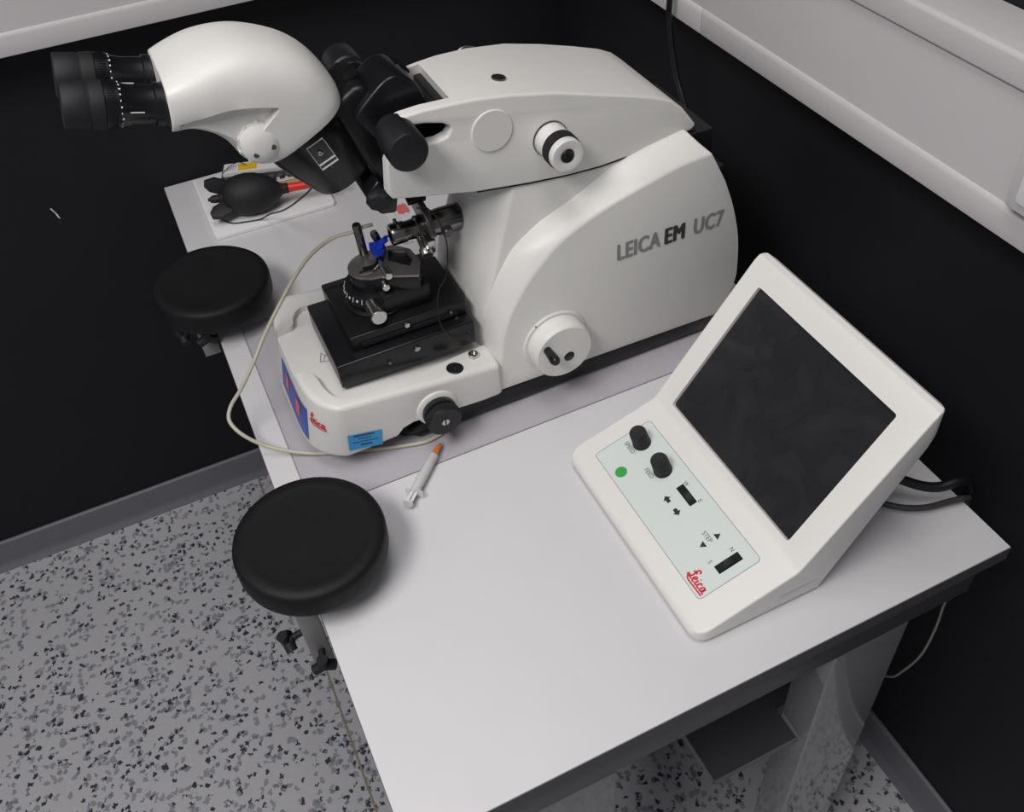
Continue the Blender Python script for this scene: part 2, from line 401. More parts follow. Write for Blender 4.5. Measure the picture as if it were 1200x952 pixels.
# blue tape with red squares, logo on the front
def front(y, z, off=.0006): return Vector((fx(y, z) - off, y, z))
def strip(y0, y1, z0, z1, off=.0006, n=16):
    bm = B(); a = [(bm.verts.new(front(y0 + (y1 - y0) * i / n, z0(i / n) if callable(z0) else z0, off)), bm.verts.new(front(y0 + (y1 - y0) * i / n, z1(i / n) if callable(z1) else z1, off))) for i in range(n + 1)]
    for p, q in zip(a, a[1:]): bm.faces.new((p[0], q[0], q[1], p[1]))
    return bm
obj('blue_tape', strip(.490, .592, lambda t: .787 + .010 * t, lambda t: .836 + .004 * t), M['bluetape'], foot, label='blue tape strip with red squares')
b = strip(.511, .526, .808, .829, .0012); b2 = strip(.557, .572, .810, .831, .0012)
obj('red_square', b, M['pinkred'], foot); obj('red_square', b2, M['pinkred'], foot)
def logo_front(a, c): 
    y = .4835 - a * .0058; z = .829 - a * .0012 + (c - .5) * .0068
    return front(y, z, .0010) + Vector((0, -.0004 - .0006 * max(0, (.475 - y) / .02), 0))
obj('logo', strokes2d(LOGO, .26, logo_front), M['red'], foot, label='red script logo')
obj('label_plate', flatpoly([(.099, .814), (.1405, .8045), (.137, .780), (.0965, .789)], lambda a, c: (a, .4468, c)), M['sky'], foot, label='bright blue paper label')
b = B()
for i, (body, s) in enumerate((('SERVICE LABEL', .0042), ('CHECKED', .0034), ('LABORATORY USE', .003), ('CHECKED', .0036))):
    t = textbm('x', lambda a, c: (0, 0, 0)) if False else None
    # illegible small print: short dashes
    y = i
    for j in range((9, 6, 11, 5)[i]):
        u = (j - (9, 6, 11, 5)[i] / 2) * .0028; cx = .1185 + u; cz = .8065 - i * .0052 - u * .22
        x0 = cx; hh = .0013 if i in (0, 3) else .0007
        f = [b.verts.new((x0 + dx, .4465, cz + dz)) for dx, dz in ((0, -hh), (.0021, -hh - .0004), (.0021, hh - .0004), (0, hh))]; b.faces.new(f)
obj('small_print', b, M['ink'], foot, smooth=False)
obj('triangle_mark', strokes2d([[(.103, .545), (.108, .561)], [(.108, .561), (.116, .549)], [(.116, .549), (.1155, .543)], [(.1155, .543), (.103, .545)], [(.107, .5455), (.1115, .5555)]], .0006, lambda a, c: (a, c, .8549 - (a - .07) * .105)), M['line'], foot, smooth=False)
# foot knob, button, jack
b = revolve(B(), [(.027, -.01), (.027, .004), (.0255, .008), (.022, .010), (0, .010)], (.212, .4535, .806), (0, -1, 0)); obj('knob_boss', b, M['white'], um)
kb = revolve(B(), [(0, 0), (.0205, 0), (.0215, .002), (.0215, .008), (.0175, .0095), (.0175, .011), (.0215, .0125), (.0215, .021), (.0195, .023), (0, .023)], (.212, .443, .806), (0, -1, 0)); kb = obj('adjusting_knob', kb, M['bplast'], um, label='black grooved knob on the foot')
b = B()
for k in range(40):
    a = 2 * math.pi * k / 40; p = Vector((.212 + .0217 * math.cos(a), .4255, .806 + .0217 * math.sin(a))); box(b, -.0005, .0005, -.004, .004, -.0006, .0006, Matrix.Translation(p))
obj('grip_ribs', b, M['bplast'], kb)
sc = obj('screw', revolve(B(), [(0, 0), (.005, 0), (.005, .001), (.0044, .0015), (0, .0015)], (.212, .42, .806), (0, -1, 0), 24), M['chrome'], kb, label='slotted silver screw')
obj('screw_slot', box(B(), -.0007, .0007, -.0003, .0003, -.005, .005, Matrix.Translation((.212, .4182, .806))), M['hole'], kb)
zb = .862 - (.246 - .07) * .105
bt = obj('round_button', revolve(B(), [(0, 0), (.0105, 0), (.0105, .0008), (.0095, .0015), (.0088, .0009), (0, .0009)], (.246, .4625, zb - .0002), (.1, 0, 1)), M['bplast'], um, label='flat black round button')
obj('button_dot', cyl(B(), (.247, .4625, zb + .0006), (.1, 0, 1), .0015, .0005, 12), M['chrome'], bt)
jk = obj('jack_socket', revolve(B(), [(0, 0), (.0062, 0), (.0062, .006), (.0056, .0068), (.0035, .0068), (.0035, .004), (0, .004)], (.275, .4745, zb - .0045), (.1, 0, 1)), M['chrome'], um, label='silver round socket')

# column (loft of plan sections) and side panels
xs_top = [(.7775, .298, .300, .600), (.85, .290, .297, .62), (.90, .294, .301, .622), (.95, .301, .319, .615), (1.0, .309, .337, .60), (1.04, .315, .352, .575), (1.058, .318, .356, .555), (1.075, .32, .36, .53)]
def colring(z, xc, xr, xb):
    HW = .078 if z < .96 else .078 - (z - .96) / .11 * .011
    pts = []
    ys = [-1, -.86, -.6, -.3, 0, .3, .6, .86, 1]
    for t in ys: pts.append((xc + (xr - xc) * abs(t) ** 2.2, YC - .004 + t * HW, z))
    for t in (1, .5, 0, -.5, -1): pts.append((xb, YC - .004 + t * HW, z))
    return pts
b = loft(B(), [colring(*r) for r in xs_top]); column = obj('column', b, M['white'], um, bevel=(.003, 3, 30))
# outline A (raised panel rim) and outline B (foot of the shoulder)
Ain = [(.2975, .786), (.302, .83), (.3130, .881), (.328, .912), (.347, .940), (.370, .964), (.397, .985), (.446, 1.006), (.480, 1.016), (.512, 1.024), (.549, 1.032), (.591, 1.035)]
Brim = [(.2975, .786), (.2965, .83), (.2985, .875), (.304, .905), (.315, .932), (.329, .955), (.347, .974), (.380, .994), (.410, 1.005), (.440, 1.017), (.50, 1.043), (.572, 1.056)]
rearA = [(.614, .991), (.630, .950), (.643, .900), (.6475, .851), (.646, .827), (.635, .795), (.618, .779)]
rearB = [(.604, .997), (.617, .950), (.630, .900), (.634, .851), (.632, .827), (.62, .797), (.605, .779)]
def dens(p, k=3):
    return [tuple(q)[:2] for q in smoothpts([(a, c, 0) for a, c in p], k)]
A2 = dens(Ain) + dens(rearA)[0:]; B2 = dens(Brim) + dens(rearB)[0:]
M2 = [((a + c) / 2 * 1 + (c - a) * .12, (bb + d) / 2 + (d - bb) * .06) for (a, bb), (c, d) in zip(A2, B2)]
for sgn, nm in ((1, 'near'), (-1, 'far')):
    def Y(y): return y if sgn > 0 else 2 * (YC - .004) - y + .0
    bm = B(); R0 = [(a, Y(.455), c) for a, c in A2]; RM = [(a, Y(.468), c) for a, c in M2]; R1 = [(a, Y(.486), c) for a, c in B2]; R2 = [(a - .01, Y(.53), c - .004) for a, c in B2]
    loft(bm, [R0, RM, R1, R2]); pan = obj('side_panel', bm, M['white'], um, bevel=(.0028, 3, 25), angle=30)
    if sgn > 0: panel = pan
def side(y): return lambda a, c: Vector((a, y, c))
def side_txt(x0, z0, sl): return lambda a, c: Vector((x0 + a + c * .0, .4544, z0 + c + a * sl))
obj('lettering', boldtext('LEICA', .4640, .9285, .0325, .67, .0011, 1.07), M['midink'], panel, label='grey printed model lettering', smooth=False)
obj('lettering', boldtext('EM', .5300, .9285, .0325, .68, .0015, 1.1), M['darkink'], panel, label='dark printed lettering', smooth=False)
obj('lettering', boldtext('UC7', .5715, .9285, .0325, .67, .0011, 1.06), M['midink'], panel, smooth=False)
# crank wheel
cwc = (.378, .838)
b = revolve(B(), [(.048, -.004), (.045, .0015), (.0425, .004), (0, .004)], (cwc[0], .457, cwc[1]), (0, -1, 0), 64); obj('wheel_boss', b, M['white'], um)
cw = obj('crank_wheel', revolve(B(), [(0, 0), (.0395, 0), (.0395, .0185), (.0385, .0215), (.0365, .0235), (0, .0245)], (cwc[0], .4525, cwc[1]), (0, -1, 0), 64), M['white'], um, label='cream crank wheel')
obj('crank_handle', revolve(B(), [(0, -.004), (.0048, -.004), (.0052, .004), (.0062, .016), (.0062, .022), (.0045, .0255), (0, .0265)], (.3545, .429, .852), (0, -1, 0), 24), M['satin'], cw, label='black crank handle')
b = revolve(B(), [(0, 0), (.0072, 0), (.0072, .0004), (.0065, .0008), (0, .0008)], (.3835, .4286, .8295), (0, -1, 0), 24)
obj('handle_recess', b, M['satin'], cw)
obj('index_dot', cyl(B(), (.352, .4535, .872), (0, -1, 0), .0011, .0008, 12), M['hole'], um)

# rear vent box
vb = obj('rear_housing', prism(B(), rrect(.56, .6265, .478, .648, .002), .80, .997, 'z'), M['bplast'], um, bevel=(.002, 2))
obj('rear_cover', box(B(), .54, .6265, .508, .642, .99, 1.032), M['bplast'], um, bevel=(.0015, 2))
b = B()
for k in range(12): box(b, .585, .604, .5135 + k * .0105, .5165 + k * .0105, 1.0316, 1.0335)
obj('vent_slots', b, M['hole'], vb)

# head housing
Hp = [(.212, 1.085), (.216, 1.078), (.234, 1.073), (.31, 1.056), (.372, 1.047), (.419, 1.042), (.462, 1.040), (.502, 1.042), (.545, 1.045), (.582, 1.051), (.588, 1.056),
      (.581, 1.066), (.568, 1.083), (.553, 1.096), (.535, 1.105), (.500, 1.117), (.458, 1.130), (.41, 1.145), (.359, 1.1565), (.32, 1.1625), (.294, 1.1645), (.262, 1.1660), (.240, 1.1650), (.229, 1.1625), (.2265, 1.159), (.231, 1.1555),
      (.262, 1.1515), (.280, 1.1465), (.288, 1.142), (.289, 1.137), (.284, 1.1305), (.273, 1.128), (.255, 1.1295), (.235, 1.1315), (.222, 1.130), (.2165, 1.120)]
HY0, HY1 = .489, .634
b = prism(B(), Hp, HY0, HY1)
for v in b.verts:   # plan tapers towards the nose on the far side
    if v.co.y > .56: v.co.y = .634 - .45 * max(0, .46 - v.co.x) ** 1.4
cutA = prism(B(), [(.10, .503), (.2955, .503), (.2955, .589), (.10, .540)], 1.00, 1.30, 'z')
cutB = box(B(), .18, .2955, .505, .619, 1.06, 1.20)
head = obj('head_housing', b, M['white'], um, bevel=(.0055, 5, 50), cut=[cutA])
obj('inner_plate', box(box(B(), .287, .2965, .5035, .588, 1.062, 1.155), .262, .2955, .5035, .580, 1.147, 1.154), M['bplast'], um, label='black plate inside the head opening', smooth=False)
obj('wire_loop', tube(B(), [(.350, .642, 1.128), (.360, .644, 1.140), (.372, .645, 1.143), (.385, .644, 1.138), (.392, .642, 1.128)], .0012, 8), M['chrome'], um)
obj('cover_disc', revolve(B(), [(0, -.002), (.0232, -.002), (.0232, .0008), (.0226, .0014), (0, .0014)], (.333, .4885, 1.1235), (0, -1, 0), 64), M['white'], head, label='flat round cover disc')
b = revolve(B(), [(.0052, -.002), (.0078, -.002), (.0078, .0003), (.0068, .0006), (.0058, .0003), (.005, -.001), (0, -.001)], (.362, .530, 1.1575), (.16, 0, 1), 32)
obj('roof_screw', b, M['gunmetal'], head); obj('screw_hole', cyl(B(), (.362, .530, 1.1570), (.16, 0, 1), .0052, .0012, 24), M['hole'], head) 
obj('seal_line', revolve(B(), [(.0200, 0), (.0205, 0), (.0205, .0012), (.0200, .0012)], (.3995, .489, 1.0945), (0, -1, 0), 48), M['hole'], head)
fk = obj('magnification_knob', revolve(B(), [(0, 0), (.0188, 0), (.0188, .042), (.0178, .0432), (.0105, .0435), (.0082, .0425), (.0075, .040), (0, .040)], (.3995, .4895, 1.0945), (0, -1, 0), 48), M['white'], um, label='cream knob with black grip band')
b = revolve(B(), [(.0188, .0205), (.0197, .021), (.0197, .0345), (.0188, .035)], (.3995, .4895, 1.0945), (0, -1, 0), 60)
for k in range(60):
    a = 2 * math.pi * k / 60; p = Vector((.3995 + .0198 * math.cos(a), .4617, 1.0945 + .0198 * math.sin(a))); box(b, -.0003, .0003, -.0066, .0066, -.0003, .0003, Matrix.Translation(p))
obj('grip_band', b, M['bplast'], fk, label='ribbed black grip band')
obj('knob_eye', revolve(B(), [(0, -.002), (.0078, -.002), (.0078, -.001), (.0066, .0002), (.0050, -.0006), (0, -.0008)], (.3995, .4462, 1.0945), (0, -1, 0), 32), M['satin'], fk)
gl = [(x, z) for x, z in Hp[3:10]]
obj('seam_gasket', prism(B(), gl + [(x + .0004, z - .0016) for x, z in gl[::-1]], .4905, .598), M['hole'], um, label='thin dark seam below the head', smooth=False)
# black focus knobs and shaft
def fknob(y0, s):
    k = obj('focus_knob', revolve(B(), [(0, 0), (.0175, 0), (.0185, .001), (.0185, .012), (.0205, .014), (.0207, .048), (.0195, .0505), (.017, .051), (0, .051)], (.2305, y0, 1.1485), (0, s, 0), 56), M['bplast'], um, label='black focus knob')
    return k
fknob(.4995, -1); fknob(.628, 1)
obj('focus_shaft', cyl(B(), (.236, .48, 1.143), (0, 1, 0), .009, .165), M['gunmetal'], um)

# microscope carrier and body (black)
car = prism(B(), [(.200, 1.160), (.210, 1.170)] + [tuple(p)[:2] for p in smoothpts([(.222, 1.180, 0), (.236, 1.190, 0), (.249, 1.1925, 0), (.261, 1.1875, 0), (.270, 1.177, 0), (.276, 1.162, 0), (.278, 1.145, 0)], 4)] + [ (.284, 1.14), (.284, 1.085), (.262, 1.062), (.235, 1.066), (.222, 1.10), (.222, 1.125)], .520, .578)
carrier = obj('microscope_carrier', car, M['satin'], um, bevel=(.003, 3), label='black microscope carrier block')
b = B()
for k in range(4): box(b, -.001, .001, -.014, .014, -.001, .002, Matrix.Translation((.262 + k * .004, .572, 1.186 - k * .004)))
obj('cooling_ribs', b, M['satin'], carrier)
b = prism(B(), [(.176, 1.166), (.186, 1.172), (.196, 1.180), (.208, 1.186), (.220, 1.186), (.230, 1.17), (.238, 1.12), (.228, 1.075), (.216, 1.07), (.205, 1.10), (.19, 1.14)], .530, .598); arm = obj('microscope_bracket', b, M['black'], um, bevel=(.006, 4))
obj('clamp_lever', box(box(B(), .204, .216, .548, .553, 1.180, 1.191, None), .206, .220, .553, .59, 1.184, 1.1885), M['black'], arm, bevel=(.0012, 2))
dzv = Vector((.46, 0, -.888)).normalized()
b = revolve(B(), [(0, -.02), (.047, -.02), (.050, -.005), (.0505, .012), (.049, .03), (.046, .048), (.043, .060), (.041, .072), (.038, .083), (.030, .0875), (.022, .088), (.020, .085), (0, .085)], (.1485, .566, 1.160), dzv, 64)
zb_ = obj('zoom_body', b, M['satin'], um, label='black objective body')
b = prism(B(), [(.212, 1.085), (.231, 1.062), (.225, 1.04), (.208, 1.043), (.197, 1.062), (.2, 1.075)], .52, .606); obj('lower_bracket', b, M['satin'], um, bevel=(.003, 3))
obj('clamp_knob', revolve(B(), [(0, 0), (.012, 0), (.014, .002), (.014, .012), (.011, .015), (0, .015)], (.2115, .528, 1.064), (-.35, -.9, -.2), 8), M['rubber'], um, angle=20, label='faceted black clamp knob')
# binocular head
def sect(cx, cz, ang, hh, hw, k, n=40, e=3.2, y0=YC - .003):
    u = Vector((math.cos(math.radians(ang)), 0, math.sin(math.radians(ang)))); out = []
    for i in range(n):
        a = 2 * math.pi * i / n; c, s = math.cos(a), math.sin(a)
        px = math.copysign(abs(c) ** (2 / e), c); py = math.copysign(abs(s) ** (2 / e), s)
        wv = hw * (1 - k * max(0, -py) ** 1.3)
        out.append(Vector((cx, y0, cz)) + Vector((0, 1, 0)) * px * wv + u * py * hh)
    return out
secs = [sect(.034, 1.2165, 82, .0245, .0520, .04, e=4.5), sect(.036, 1.2168, 82, .0255, .0535, .05, e=4.2), sect(.052, 1.2185, 82, .0315, .0570, .10), sect(.070, 1.2165, 79, .0385, .0590, .12), sect(.088, 1.2110, 72, .0465, .0590, .14), sect(.103, 1.2030, 64, .0530, .0590, .14),
        sect(.119, 1.1920, 53, .0585, .0580, .08), sect(.131, 1.1815, 44, .0600, .0570, .03), sect(.139, 1.1710, 36, .0590, .0560, 0), sect(.1455, 1.1625, 30, .0560, .0550, 0), sect(.148, 1.1565, 25.5, .0530, .0535, 0)]
def scoop(y0, y1):
    c = prism(B(), [tuple(p)[:2] for p in smoothpts([(.0385, 1.2035, 0), (.058, 1.2065, 0), (.085, 1.2085, 0), (.108, 1.2050, 0), (.1290, 1.1985, 0)], 6)] + [(.1275, 1.1955), (.1130, 1.1830), (.0975, 1.1680), (.0860, 1.160), (.07, 1.14), (.03, 1.14), (.0385, 1.19)], y0, y1)
    return c
NS = len(secs[0]); cols_ = [smoothpts([sc_[k] for sc_ in secs], 4) for k in range(NS)]
b = loft(B(), [[cols_[k][i] for k in range(NS)] for i in range(len(cols_[0]))]); bino = obj('binocular_tube', b, M['white'], um, bevel=(.003, 4, 50), cut=[scoop(.44, .5165), scoop(.6095, .70)], label='curved cream binocular tube', angle=40)
wk = obj('tilt_wheel', revolve(B(), [(0, 0), (.0195, 0), (.0205, .0015), (.0205, .016), (.0190, .021), (.014, .0245), (.007, .0258), (0, .026)], (.104, .530, 1.166), (0, -1, 0), 40), M['white'], bino, label='round cream hinge cap')
b = B()
for k in range(10):
    a = 2 * math.pi * k / 10 + .2; p = Vector((.104 + .0205 * math.cos(a), .520, 1.166 + .0205 * math.sin(a))); cyl(b, p + Vector((0, .004, 0)), (0, -1, 0), .0016, .012, 8)
for dx, dz in ((-.0085, -.006), (.0125, -.0005)): pass
obj('cap_notches', b, M['white'], bino)
b = B()
for x, z in ((.0965, 1.1585), (.1140, 1.1620)): cyl(b, (x, .5062, z), (0, -1, 0), .0028, .0016, 16)
for x, z in ((.0870, 1.175),): cyl(b, (x - .002, .516, z), (-.5, -1, 0), .001, .0016, 10)
obj('cap_screws', b, M['gunmetal'], bino)
# eyepieces
edir = Vector((-.087, 0, .0235)).normalized()
def eyepiece(y, dz=0, back=0):
    o = Vector((.043, y, 1.2135 + dz))
    ep = obj('eyepiece', revolve(B(), [(0, -.003), (.0215, -.003), (.0235, .0060), (.0215, .0100), (.0195, .0125), (.0195, .0190), (.0175, .0205), (.0172, .0400), (.0178, .0410), (.0188, .0480), (.0205, .0500), (.0212, .0615), (0, .0615)], o, edir, 56), M['satin'], um, label='black eyepiece with white dioptre scale')
    obj('eyecup', revolve(B(), [(.0212, .0620), (.0216, .0640), (.0208, .0735), (.0198, .0740), (.0198, .0750), (.0206, .0765), (.0203, .0950), (.0197, .0960), (.0150, .0940), (.0125, .0840), (.0110, .0760), (0, .0750)], o, edir, 56), M['rubber'], ep)
    b = B(); _, u, v = frame_for(edir)
    for k in range(56):
        a = 2 * math.pi * k / 56; p = o + edir * .0558 + (u * math.cos(a) + v * math.sin(a)) * .0208
        box(b, -.0004, .0004, -.0004, .0004, -.0034, .0034, Matrix.Translation(p) @ edir.to_track_quat('Z', 'Y').to_matrix().to_4x4())
    obj('focus_ring_ribs', b, M['satin'], ep)
    b = B()
    for k in range(22):
        a = 2 * math.pi * k / 22; r = .0214; rad = (u * math.cos(a) + v * math.sin(a)); p = o + edir * (.0490 + .0004 * (k % 2)) + rad * (.0193)
        L = .0013 if k % 5 else .0024
        m4 = Matrix.Translation(p) @ Matrix((edir, rad.cross(edir), rad)).transposed().to_4x4()
        box(b, -L / 1.4, L / 1.4, -.0007, .0007, -.0003, .0006, m4)
    for a in (math.pi * .5,):
        pass
    rad = Vector((0, -1, 0)); p = o + edir * .036 + rad * .0176
    m4 = Matrix.Translation(p) @ Matrix((edir, rad.cross(edir), rad)).transposed().to_4x4(); box(b, -.006, .006, -.0004, .0004, -.0002, .0004, m4)
    obj('dioptre_marks', b, M['whitemark'], ep)
    return ep
eyepiece(.5340); eyepiece(.6010, -.001)
# clear tab with screw on zoom body
tp = obj('clear_tab', box(B(), -.0095, .0095, -.0012, .0012, -.0150, .0150, Matrix.Translation((.160, .517, 1.135)) @ Matrix.Rotation(math.radians(-21), 4, 'Y')), M['clear'], um, bevel=(.0004, 1), label='clear plastic tab with a screw')
b = B(); m4 = Matrix.Translation((.160, .516, 1.135)) @ Matrix.Rotation(math.radians(-21), 4, 'Y')
for e in ((-.0098, .0098, .0142, .0150), (-.0098, .0098, -.0150, -.0142), (-.0098, .0098, -.0095, -.0088)): box(b, e[0], e[1], -.0012, .0012, e[2], e[3], m4)
for e in ((-.0098, -.0093, -.0148, .0148), (.0093, .0098, -.0148, .0148)): box(b, e[0], e[1], -.0012, .0012, e[2], e[3], m4)
obj('tab_rim', b, M['clearedge'], tp)
obj('tab_screw', revolve(B(), [(.0012, 0), (.0026, 0), (.0026, .0014), (.0018, .002), (.0012, .0008), (0, .0008)], (.158, .5155, 1.137), (0, -1, 0), 16), M['chrome'], tp)

# stage
st = obj('stage_base', box(B(), .113, .285, .483, .612, .853, .888), M['satin'], um, bevel=(.0025, 3), label='black stage base plate')
obj('stage_rear_block', box(B(), .140, .285, .6125, .638, .858, .892), M['satin'], um, bevel=(.002, 2))
sl = obj('stage_slide', box(B(), .138, .283, .499, .601, .888, .909), M['black'], um, bevel=(.0018, 3), label='black sliding plate')
b = B(); box(b, .150, .270, .4968, .4992, .893, .898); obj('slide_groove', b, M['hole'], sl)
b = B()
for x, z in ((.204, .905), (.21, .895)): pass
for x, y, z, r in ((.2065, .4985, .9035, .0035), (.2095, .483, .877, .0035), (.174, .483, .870, .0022), (.262, .4985, .9, .002)):
    ob = obj('stage_screw', revolve(B(), [(0, 0), (r, 0), (r, .003), (r * .8, .0035), (0, .0035)], (x, y, z), (0, -1, 0), 20), M['chrome'] if r > .003 else M['gunmetal'], st, label='small silver screw')
obj('gonio_base', revolve(B(), [(0, 0), (.041, 0), (.041, .004), (.037, .006), (.037, .018), (0, .018)], (.193, .556, .909), (0, 0, 1), 64), M['black'], um)
dr = obj('scale_drum', revolve(B(), [(0, 0), (.040, 0), (.040, .001), (.0360, .0125), (.034, .013), (0, .013)], (.193, .556, .924), (0, 0, 1), 64), M['black'], um, label='black drum with white scale')
b = B()
for k in range(13):
    a = math.radians(150 + k * 9.5); ca, sa = math.cos(a), math.sin(a)
    rr = .0382; p = Vector((.193 + rr * ca, .556 + rr * sa, .9308)); nrm = Vector((ca * .94, sa * .94, .33)).normalized(); tn = Vector((-sa, ca, 0)); up = nrm.cross(tn)
    m4 = Matrix.Translation(p) @ Matrix((tn, up, nrm)).transposed().to_4x4()
    if k % 2: box(b, -.0011, .0011, -.0012, .0012, -.0002, .0004, m4)
    else: box(b, -.0003, .0003, -.003, .003, -.0002, .0004, m4)
obj('scale_marks', b, M['whitemark'], dr)
# knife holder: D-shaped body and plate
Dp = [(.163 + .028 * (1 - math.cos(math.radians(a))) * 1.0, .5555 + .0285 * math.cos(math.radians(a)) * 1.0) for a in ()]
Dp = [(.196 - .032 * math.sin(math.radians(a)), .556 + .0275 * math.cos(math.radians(a))) for a in range(0, 181, 15)]
Dfull = Dp + [(.234, .509), (.246, .535), (.243, .562), (.228, .580)]
b = prism(B(), Dfull, .937, .9555, 'z'); kh = obj('knife_holder', b, M['satin'], um, bevel=(.0012, 2), label='black knife holder')
wedge = prism(B(), [(.212, .553), (.219, .572), (.236, .561), (.239, .541), (.231, .530)], .95, .99, 'z')
kp = obj('holder_plate', prism(B(), [(a, c) for a, c in Dfull], .9556, .9590, 'z'), M['plate'], kh, bevel=(.0006, 2), cut=[wedge], label='dark grey steel top plate')
b = B()
for i, (x, y, w_) in enumerate(((.200, .553, .020), (.1945, .5475, .016))):
    tube(b, [(x - .020, y - .004, .9600), (x - .006, y - .006, .9612), (x + .004, y + .002, .9618), (x + .007, y + .010, .9608)], .0028, 8, 6)
obj('knife_clamp', b, M['steel'], kh)
obj('glass_knife', prism(B(), [(.193, .9595), (.2125, .972), (.2165, .972), (.2165, .9595)], .562, .570), M['clear'], kh, label='clear glass knife')
b = B()
for k in range(5):
    x = .2025 + k * .0025; prism(b, [(x - .0035, .9712), (x + .004, .9712), (x + .009 + (k % 3) * .002, .9765 + (k % 2) * .003)], .558 + k * .0038, .5625 + k * .0038)
prism(b, [(.198, .965), (.2085, .9655), (.2115, .972), (.199, .974)], .557, .577)
obj('blue_clip', b, M['blueplast'], kh, label='bright blue jagged piece of plastic')
obj('post', revolve(B(), [(0, 0), (.0052, 0), (.0052, .0405), (.0045, .042), (0, .042)], (.1915, .581, .9585), (-.04, 0, 1), 28), M['steel'], kh, label='upright steel post')
obj('post', revolve(B(), [(0, 0), (.0050, 0), (.0050, .020), (.0040, .024), (0, .024)], (.214, .581, .9585), (-.25, .15, 1), 20), M['steel'], kh)
def sknob(p, r, L, rod, d=(0, -1, 0)):
    k = obj('clamp_screw', revolve(B(), [(0, 0), (rod, 0), (rod, L * .35), (r, L * .4), (r, L - .0008), (r - .0008, L), (0, L)], p, d, 32), M['chrome'], um, label='silver clamp screw'); return k
sknob((.176, .537, .929), .0095, .043, .0068)
sknob((.2015, .553, .9615), .0046, .033, .0030, (0.03, -1, -.03))
sknob((.1965, .545, .947), .0046, .026, .0025)
bq = obj('holder_bracket', box(B(), .188, .247, .516, .572, .909, .9375), M['black'], um, bevel=(.002, 2))
# specimen arm
obj('arm_collar', revolve(B(), [(.0225, -.006), (.0235, .0008), (.0205, .0014), (.0195, -.006)], (.3120, .560, .9855), (-1, 0, .05), 48), M['gunmetal'], um)
obj('arm_hole', revolve(B(), [(0, 0), (.0222, 0), (.0222, .0010), (0, .0010)], (.3115, .560, .9855), (-1, 0, .05), 48), M['hole'], um)
ad = Vector((-1, 0, .03)).normalized(); ao = Vector((.312, .560, .984))
arm_ = obj('specimen_arm', revolve(B(), [(0, 0), (.0165, 0), (.0160, .030), (.0150, .036), (.0150, .044), (0, .044)], ao, ad, 48), M['steel'], um, label='polished steel specimen arm')
def arc(bm, r0, r1, a0, a1, h0, h1, n=16):
    _, u, v = frame_for(ad); rings = []
    for i in range(n + 1):
        a = math.radians(a0 + (a1 - a0) * i / n); rd = Vector((0, math.cos(a), math.sin(a)))
        rings.append([ao + ad * h0 + rd * r0, ao + ad * h0 + rd * r1, ao + ad * h1 + rd * r1, ao + ad * h1 + rd * r0])
    return loft(bm, rings)
obj('arc_segment', arc(B(), .010, .033, 20, 175, .044, .051), M['gunmetal'], arm_, bevel=(.0006, 2))
obj('arc_segment', arc(B(), .004, .0335, 180, 322, .046, .056), M['chrome'], arm_, bevel=(.0006, 2), label='silver arc plate')
hd = obj('specimen_head', revolve(B(), [(0, .046), (.0145, .046), (.0145, .058), (.0120, .060), (.0115, .066), (.0115, .072), (.0128, .0725), (.0128, .088), (.0115, .090), (.0070, .090), (.0070, .083), (0, .083)], ao, ad, 40), M['steel'], arm_, label='steel specimen chuck')
b = B()
for y in (-.006, .001, .007): cyl(b, ao + ad * .080 + Vector((0, y, .0105)), (0, 0, 1), .0022, .0045, 10)
obj('grub_screws', b, M['gunmetal'], arm_)
sk1 = obj('chuck_knob', revolve(B(), [(0, 0), (.0055, 0), (.0055, .020), (.0075, .021), (.0075, .030), (.007, .031), (0, .031)], ao + ad * .056 + Vector((0, -.005, -.006)), (-.1, -1, -.45), 24), M['chrome'], arm_, label='silver chuck knob')
obj('arc_lever', box(B(), -.012, .010, -.006, .006, -.004, .004, Matrix.Translation(ao + ad * .05 + Vector((0, .006, .0365))) @ Matrix.Rotation(.5, 4, 'X')), M['bplast'], arm_, bevel=(.001, 2))
obj('side_screw', revolve(B(), [(0, 0), (.0065, 0), (.0065, .008), (.0058, .009), (0, .009)], ao + ad * .026 + Vector((0, -.0135, -.003)), (0, -1, -.2), 24), M['gunmetal'], arm_)
wire = [(.258, .556, 1.014), (.262, .525, 1.030), (.272, .520, 1.010), (.275, .516, .975), (.266, .512, .941), (.252, .500, .935), (.243, .488, .915), (.2425, .480, .900), (.247, .4775, .888), (.257, .4765, .872), (.266, .4765, .866), (.276, .4765, .866), (.280, .480, .872)]
cb_ = obj('sensor_wire', tube(B(), wire, .00085, 8, 8), M['cable'], um, label='thin black looped wire')
obj('wire_plug', revolve(B(), [(0, 0), (.0022, 0), (.0028, .006), (.0034, .016), (.0038, .018), (.0038, .030), (0, .030)], (.2800, .4790, .869), (-.38, .62, .55), 20), M['rubber'], um, label='black cable plug')

# ------------------------------------------------------------------ control unit
def plane(a, bq_):
    a = Vector((a[0], 0, a[1])); c = Vector((bq_[0], 0, bq_[1])); t = (c - a).normalized(); n = Vector((-t.z, 0, t.x))
    def f(s, y, h=0.): return a + t * s + Vector((0, y, 0)) + n * h
    return f
S = plane((.455, .805), (.585, .975)); K = plane((.335, .768), (.452, .803))
cu = thing('control_unit', (.46, .197, .75), 'cream touch-screen control unit with a tilted dark screen standing on the table', 'control unit')
prof = [(.340, .7535), (.333, .757), (.3325, .763), (.3365, .7685), (.349, .7725), (.449, .8022), (.4545, .8065), (.5755, .9645), (.5825, .9710), (.590, .9715), (.5965, .9665), (.5975, .9590), (.5930, .945), (.4890, .7600), (.486, .7535)]
def cuy(): pass
b = prism(B(), prof, .053, .339)
